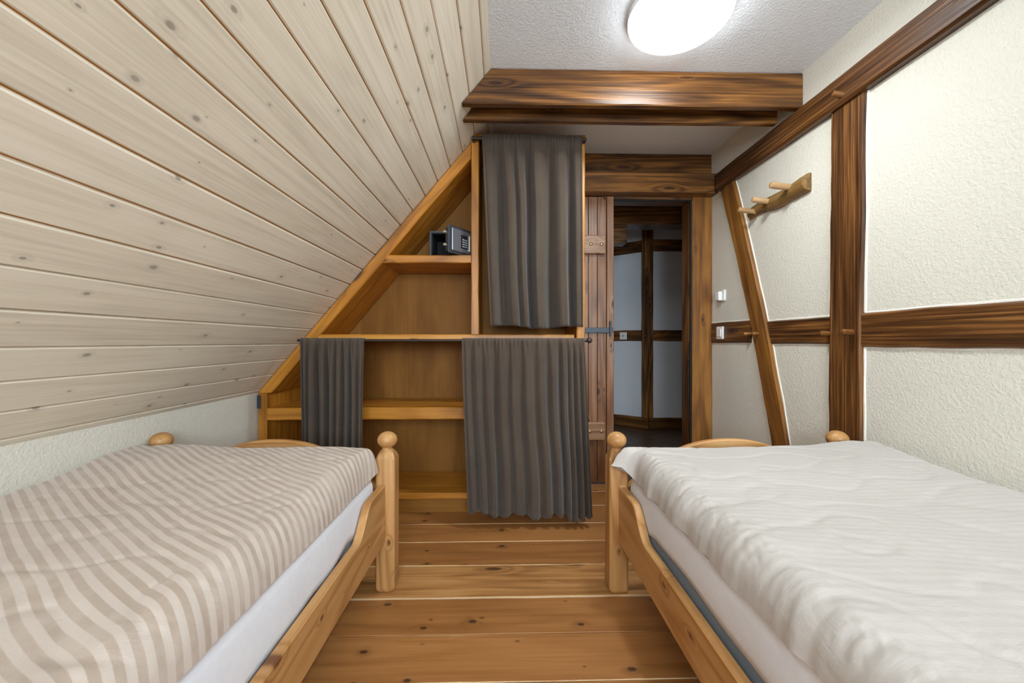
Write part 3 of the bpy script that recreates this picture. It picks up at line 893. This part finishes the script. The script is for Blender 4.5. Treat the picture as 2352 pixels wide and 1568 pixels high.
curtain('curtain', 'wide dark taupe curtain reaching almost to the floor beside the door', MAT['curtain'], (-0.222, 0.440), (-0.182, 0.476), 1.018, 0.070, 2.152,
        [(0, .6, .4), (0.04, .7, .9), (0.12, .8, .8), (0.20, .8, 1.1), (0.31, 1.0, .8), (0.42, .8, 1.0), (0.53, 1.0, .9), (0.64, .9, 1.1), (0.745, 1.0, 1.9), (0.83, 1.1, 1.0), (0.88, 1.0, 1.3), (0.93, 1.0, 1.0), (0.98, .9, .5), (1.0, .6, 0)],
        26, 4.1, 0.034, flare=0.02, drop=lambda s: 0.012 * sin(s * 20) - .022 * s + .015 * (1 - s))
curtain('curtain', 'narrow dark taupe curtain pushed to the low end of the long rod', MAT['curtain'], (-1.082, -0.740), (-1.055, -0.745), 1.019, 0.10, 2.152,
        [(0, .5, .6), (0.06, .8, .8), (0.17, 1.0, 1.8), (0.33, .9, 1.5), (0.49, 1.0, 1.2), (0.60, .9, 1.4), (0.71, 1.0, 1.3), (0.84, .9, .8), (0.96, .9, .3), (1.0, .7, 0)],
        13, 7.7, 0.042, nx=200)

# ------------------------------------------------------------------ beds
def bed(label, xo, xw, yf, side):
    """xo = centre x of the aisle-side posts, xw = wall-side posts, yf = centre y of the foot posts; side = +1 wall to the right"""
    PWD = 0.0375
    yh = yf - 2.08
    b = thing('bed', label, 'bed', ((xo + xw) / 2, (yf + yh) / 2, 0))
    for x in (xo, xw):
        for y in (yf, yh):
            bm = bmesh.new()
            rings = []
            for (h, z) in ((PWD - .009, 0.0), (PWD - .001, .012), (PWD, .02), (PWD, .530), (PWD - .005, .545), (PWD - .012, .558), (PWD - .021, .566)):
                c = 0.005 if z < .545 else 0.005 + (z - .540) * .5
                c = min(c, h * .5)
                pr = [(h, -h + c), (h, h - c), (h - c, h), (-h + c, h), (-h, h - c), (-h, -h + c), (-h + c, -h), (h - c, -h)]
                rings.append([bm.verts.new((z, px, py)) for px, py in pr])
            for a, c_ in zip(rings, rings[1:]):
                for k_ in range(8): bm.faces.new((a[k_], a[(k_ + 1) % 8], c_[(k_ + 1) % 8], c_[k_]))
            bm.faces.new(rings[0]); bm.faces.new(rings[-1])
            M = UPX((x, y, 0))
            po_ = link('post', finish(bm, 'post', MAT['pine'], 28), M, b)
            R, H = .0395, .0335
            pr = [(.024, .560), (.020, .567), (.0205, .571)] + [(max(1e-7, R * sin(a)), .601 - H * cos(a)) for a in [.55 + i * (pi - .55) / 14 for i in range(15)]]
            # grain of the turned ball lies across the post
            bm = bmesh.new()
            lathe('knob', pr, MAT['pine'], UPX((x, y, 0)), po_, 28, 60)
            bm.free()
    # side rails with an S-shaped rise towards the posts
    Lr = (yf - yh) - 2 * PWD + .02
    def top(s):
        d = min(s, Lr - s)
        k_ = min(1, max(0, (d - .165) / .13))
        return 0.430 - (0.430 - 0.338) * (k_ * k_ * (3 - 2 * k_))
    for x, f in ((xo, -side), (xw, side)):
        # outer face toward the aisle / the wall; local z must be the outward normal f*X ; local x along Y, local y along Z
        o_x = x if f == -side else x
        xd = (0, 1, 0) if f > 0 else (0, -1, 0)
        ys = (yh + PWD - .01) if f > 0 else (yf - PWD + .01)
        timber('side_rail', (x + f * 0.002, ys, 0), xd, DZ, Lr, 0.205, top, 0.028, MAT['pine'], b, 0.0, 1, 3, n=110, ch=.004)
    # foot and head boards with an arched top
    for y, f in ((yf, 1), (yh, -1)):
        Lb = abs(xw - xo) - 2 * PWD + .02
        xa = min(xo, xw) + PWD - .01
        def arch(s, Lb=Lb, head=(f < 0)):
            q = (s / Lb - .5) * 2
            return (0.70 if head else 0.604) - 0.20 * abs(q) ** 2.2
        if f > 0: timber('foot_board', (xa + Lb, y + .014, 0), (-1, 0, 0), DZ, Lb, 0.205, arch, 0.028, MAT['pine'], b, 0, 1, 5, n=60, ch=.006)
        else: timber('head_board', (xa, y - .014, 0), (1, 0, 0), DZ, Lb, 0.205, arch, 0.028, MAT['pine'], b, 0, 1, 6, n=60, ch=.006)
    # slats carried by two ledger strips
    x0, x1 = min(xo, xw) + .0275, max(xo, xw) - .0275
    for xa, xb in ((min(xo, xw) + .0275, min(xo, xw) + .05), (max(xo, xw) - .05, max(xo, xw) - .0275)):
        abox('ledger_strip', (xa, xb), (yh + .08, yf - .08), (.215, .238), MAT['pine'], b, 'y', .001)
    for k_ in range(12):
        y = yh + .14 + k_ * (yf - yh - .28) / 11
        abox('slat', (x0 + .002, x1 - .002), (y - .035, y + .035), (.2385, .2575), MAT['pine'], b, 'x', .002)
    return b
bed('pine bed with knobbed posts under the sloping plank ceiling', -0.470, -1.372, 1.631, -1)
bed('pine bed with knobbed posts against the half-timbered wall', 0.460, 1.372, 1.604, 1)

def rounded_slab(name, x0, x1, y0, y1, z0, z1, r, mat, parent, hem=None, open_bottom=False, seed=0, nseg=60):
    """soft box: rounded-rectangle rings stacked with a rounded top edge"""
    bm = bmesh.new()
    def outline(inset, n=10):
        pts = []
        R = 0.05
        xa, xb, ya_, yb2 = x0 + inset, x1 - inset, y0 + inset, y1 - inset
        for cx, cy, a0 in ((xb - R, yb2 - R, 0), (xa + R, yb2 - R, pi / 2), (xa + R, ya_ + R, pi), (xb - R, ya_ + R, 1.5 * pi)):
            for k_ in range(6):
                a = a0 + pi / 2 * k_ / 5
                pts.append((cx + R * cos(a), cy + R * sin(a)))
        out = []
        n_ = len(pts)
        for i in range(n_):
            p, q = Vector(pts[i]), Vector(pts[(i + 1) % n_])
            m_ = max(1, int((q - p).length / .025))
            for k_ in range(m_): out.append(p + (q - p) * k_ / m_)
        return out
    levels = []
    hz = 5
    for k_ in range(hz): levels.append((0.0, k_ / (hz - 1)))
    rings = []
    base_pts = outline(0)
    for (ins, t) in levels:
        ring = []
        for i, p in enumerate(base_pts):
            zb_ = z0 + (hem(i, p) if hem else 0)
            z = zb_ + (z1 - r - zb_) * t
            w = 0.004 * noise.noise(Vector((p.x * 6, p.y * 6, z * 14 + seed)))
            bulge = 0.004 * sin(pi * t)
            d = Vector((p.x - (x0 + x1) / 2, p.y - (y0 + y1) / 2)).normalized() * (bulge + w * .4)
            ring.append(bm.verts.new((p.x + d.x, p.y + d.y, z)))
        rings.append(ring)
    for k_ in range(1, 7):
        a = pi / 2 * k_ / 6
        pp = outline(r * (1 - cos(a)))
        rings.append([bm.verts.new((p.x, p.y, z1 - r + r * sin(a))) for p in pp] if len(pp) == len(base_pts) else
                     [bm.verts.new((v.co.x + ((x0 + x1) / 2 - v.co.x) * 0, v.co.y, z1 - r + r * sin(a))) for v in rings[-1]])
    n_ = len(base_pts)
    for a, b in zip(rings, rings[1:]):
        for i in range(n_): bm.faces.new((a[i], a[(i + 1) % n_], b[(i + 1) % n_], b[i]))
    bm.faces.new(rings[-1])
    if not open_bottom: bm.faces.new(rings[0])
    c = Vector(((x0 + x1) / 2, (y0 + y1) / 2, z0))
    for v in bm.verts: v.co -= c
    o = link(name, finish(bm, name, mat, 50), Matrix.Translation(c), parent)
    if open_bottom:
        md = o.modifiers.new('cloth_thickness', 'SOLIDIFY'); md.thickness = 0.0015; md.offset = -1
    return o

mt_l = thing('mattress', 'mattress in a smooth white fitted sheet beneath the striped duvet', 'mattress', (-0.92, 0.59, 0.2577))
mt_r = thing('mattress', 'slate blue mattress in a fitted sheet beneath the ivory duvet', 'mattress', (0.92, 0.57, 0.2577))
rounded_slab('ticking', -1.338, -0.5065, -0.40, 1.585, 0.2577, 0.470, 0.03, MAT['mattress'], mt_l)
rounded_slab('ticking', 0.4945, 1.338, -0.42, 1.558, 0.2577, 0.470, 0.03, MAT['mattress'], mt_r)
def hem_l(i, p): return 0.030 * exp(-((p.y - 1.30) / .07) ** 2) + .01 * noise.noise(Vector((p.x * 8, p.y * 8, 1)))
def hem_r(i, p): return 0.045 + .022 * noise.noise(Vector((p.x * 5, p.y * 4.0, 3))) - .05 * exp(-((p.y - 1.45) / .10) ** 2)
rounded_slab('fitted_sheet', -1.340, -0.5025, -0.404, 1.589, 0.315, 0.4745, 0.032, MAT['sheet_w'], mt_l, hem_l, True, 2)
rounded_slab('fitted_sheet', 0.4905, 1.340, -0.424, 1.562, 0.320, 0.4745, 0.032, MAT['sheet_w'], mt_r, hem_r, True, 5)

def sm(a, b, v):
    t = min(1, max(0, (v - a) / (b - a)))
    return t * t * (3 - 2 * t)

def duvet(name, label, mat, x0, x1, y0, y1, zb, T, aisle, seed, stripe, period, pucker, fade, rise, corner):
    """x0 < x1; aisle = x of the free edge; closed pillow-like body, denser towards its edges"""
    def spaced(a, b, n, R):
        out = []
        for i in range(n + 1):
            t = i / n
            q = t - 0.10 * sin(2 * pi * t) / (2 * pi) * 6 * .16 * 6
            out.append(a + (b - a) * (0.55 * t + 0.45 * (0.5 - 0.5 * cos(pi * t))))
        return out
    NX, NY = 150, 280
    X = spaced(x0, x1, NX, .06); Y = spaced(y0, y1, NY, .06)
    bm = bmesh.new()
    uvl = bm.loops.layers.uv.new('UVMap')
    top = []; UV = {}
    R = 0.075
    for j, y in enumerate(Y):
        row = []
        for i, x in enumerate(X):
            d1 = min(x - x0, x1 - x); d2_ = min(y - y0, y1 - y)
            def e(d, R): return sqrt(max(0, 1 - (1 - min(1, d / R)) ** 2))
            Rf = R - .045 * sm(1.25, 1.52, y)
            ed = e(d1, Rf) * e(d2_, R * .6)
            da = abs(x - aisle)
            h = T + rise(x, y) + 0.011 * noise.noise(Vector((x * 3.1, y * 2.6, seed))) + 0.004 * noise.noise(Vector((x * 8, y * 6, seed + 4)))
            # soft creases
            rd = noise.noise(Vector((x * 5 + y * 3, y * 7 - x * 2, seed + 9)))
            h += -0.003 * max(0, 0.12 - abs(rd)) / .12
            xx, yy = x, y
            zlow = zb + 0.003
            if pucker:
                near = exp(-da / .05)
                rp = .45 - 1.6 * abs(noise.noise(Vector((x * 17 + 3 * noise.noise(Vector((x * 20, y * 20, 1))), y * 30, seed + 2))))
                h += near * pucker * (1.6 * rp)
                h += exp(-da / .14) * pucker * 0.5 * noise.noise(Vector((x * 9 + y * 10, y * 16, seed + 6)))
                dirn = -1 if aisle == x0 else 1
                xx += dirn * pucker * near * (0.9 * noise.noise(Vector((3.3, y * 11, seed))) + .5 * noise.noise(Vector((1.7, y * 31, seed))))
            cw = corner(y) * exp(-da / .05)
            dirn = -1 if aisle == x0 else 1
            xx += dirn * cw
            z = zlow + h * ed
            if ed < 1e-4:
                z = zlow + (.045 * min(1, abs(cw) / .04) if cw else 0) + (pucker * .7 * abs(noise.noise(Vector((x * 5, y * 17, seed)))) if da < .01 else 0)
            v = bm.verts.new((xx, yy, z))
            UV[v] = (stripe(x, y) / period, fade(x, y))
            row.append(v)
        top.append(row)
    bot = {}
    for j in range(1, NY):
        for i in range(1, NX):
            if True:
                pass
    fs = []
    for j in range(NY):
        for i in range(NX):
            fs.append(bm.faces.new((top[j][i], top[j][i + 1], top[j + 1][i + 1], top[j + 1][i])))
    rim = [top[0][i] for i in range(NX)] + [top[j][NX] for j in range(NY)] + [top[NY][i] for i in range(NX, 0, -1)] + [top[j][0] for j in range(NY, 0, -1)]
    # underside: rim drawn in a little, then flat
    cx, cy = (x0 + x1) / 2, (y0 + y1) / 2
    ins = []
    for v in rim:
        p = v.co
        q = Vector((min(max(p.x, x0 + .03), x1 - .03), min(max(p.y, y0 + .03), y1 - .03), zb))
        w_ = bm.verts.new(q); UV[w_] = (UV[v][0], 0); ins.append(w_)
    n_ = len(rim)
    for i in range(n_):
        fs.append(bm.faces.new((rim[i], ins[i], ins[(i + 1) % n_], rim[(i + 1) % n_])))
    fs.append(bm.faces.new(list(reversed(ins))))
    for f in bm.faces:
        for l in f.loops: l[uvl].uv = UV[l.vert]
    c = Vector((cx, cy, zb))
    for v in bm.verts: v.co -= c
    o = link(name, finish(bm, name, mat, 75), Matrix.Translation(c))
    return tag(o, label, 'duvet')

duvet('duvet', 'beige satin striped duvet spread over the bed under the plank slope', MAT['duvet_s'], -1.412, -0.497, -0.30, 1.577, 0.4755, 0.098, -0.497, 2.0,
      lambda x, y: y + 0.74 * x + 0.012 * sin(6 * x + 3 * y) - 0.03 * sm(-.75, -.5, x), 0.030, 0.0035,
      lambda x, y: 1.0, lambda x, y: 0.022 * sm(1.1, 1.5, y) + .012 * sm(-1.0, -1.3, x),
      lambda y: 0.012 * exp(-((y - 1.54) / .05) ** 2))
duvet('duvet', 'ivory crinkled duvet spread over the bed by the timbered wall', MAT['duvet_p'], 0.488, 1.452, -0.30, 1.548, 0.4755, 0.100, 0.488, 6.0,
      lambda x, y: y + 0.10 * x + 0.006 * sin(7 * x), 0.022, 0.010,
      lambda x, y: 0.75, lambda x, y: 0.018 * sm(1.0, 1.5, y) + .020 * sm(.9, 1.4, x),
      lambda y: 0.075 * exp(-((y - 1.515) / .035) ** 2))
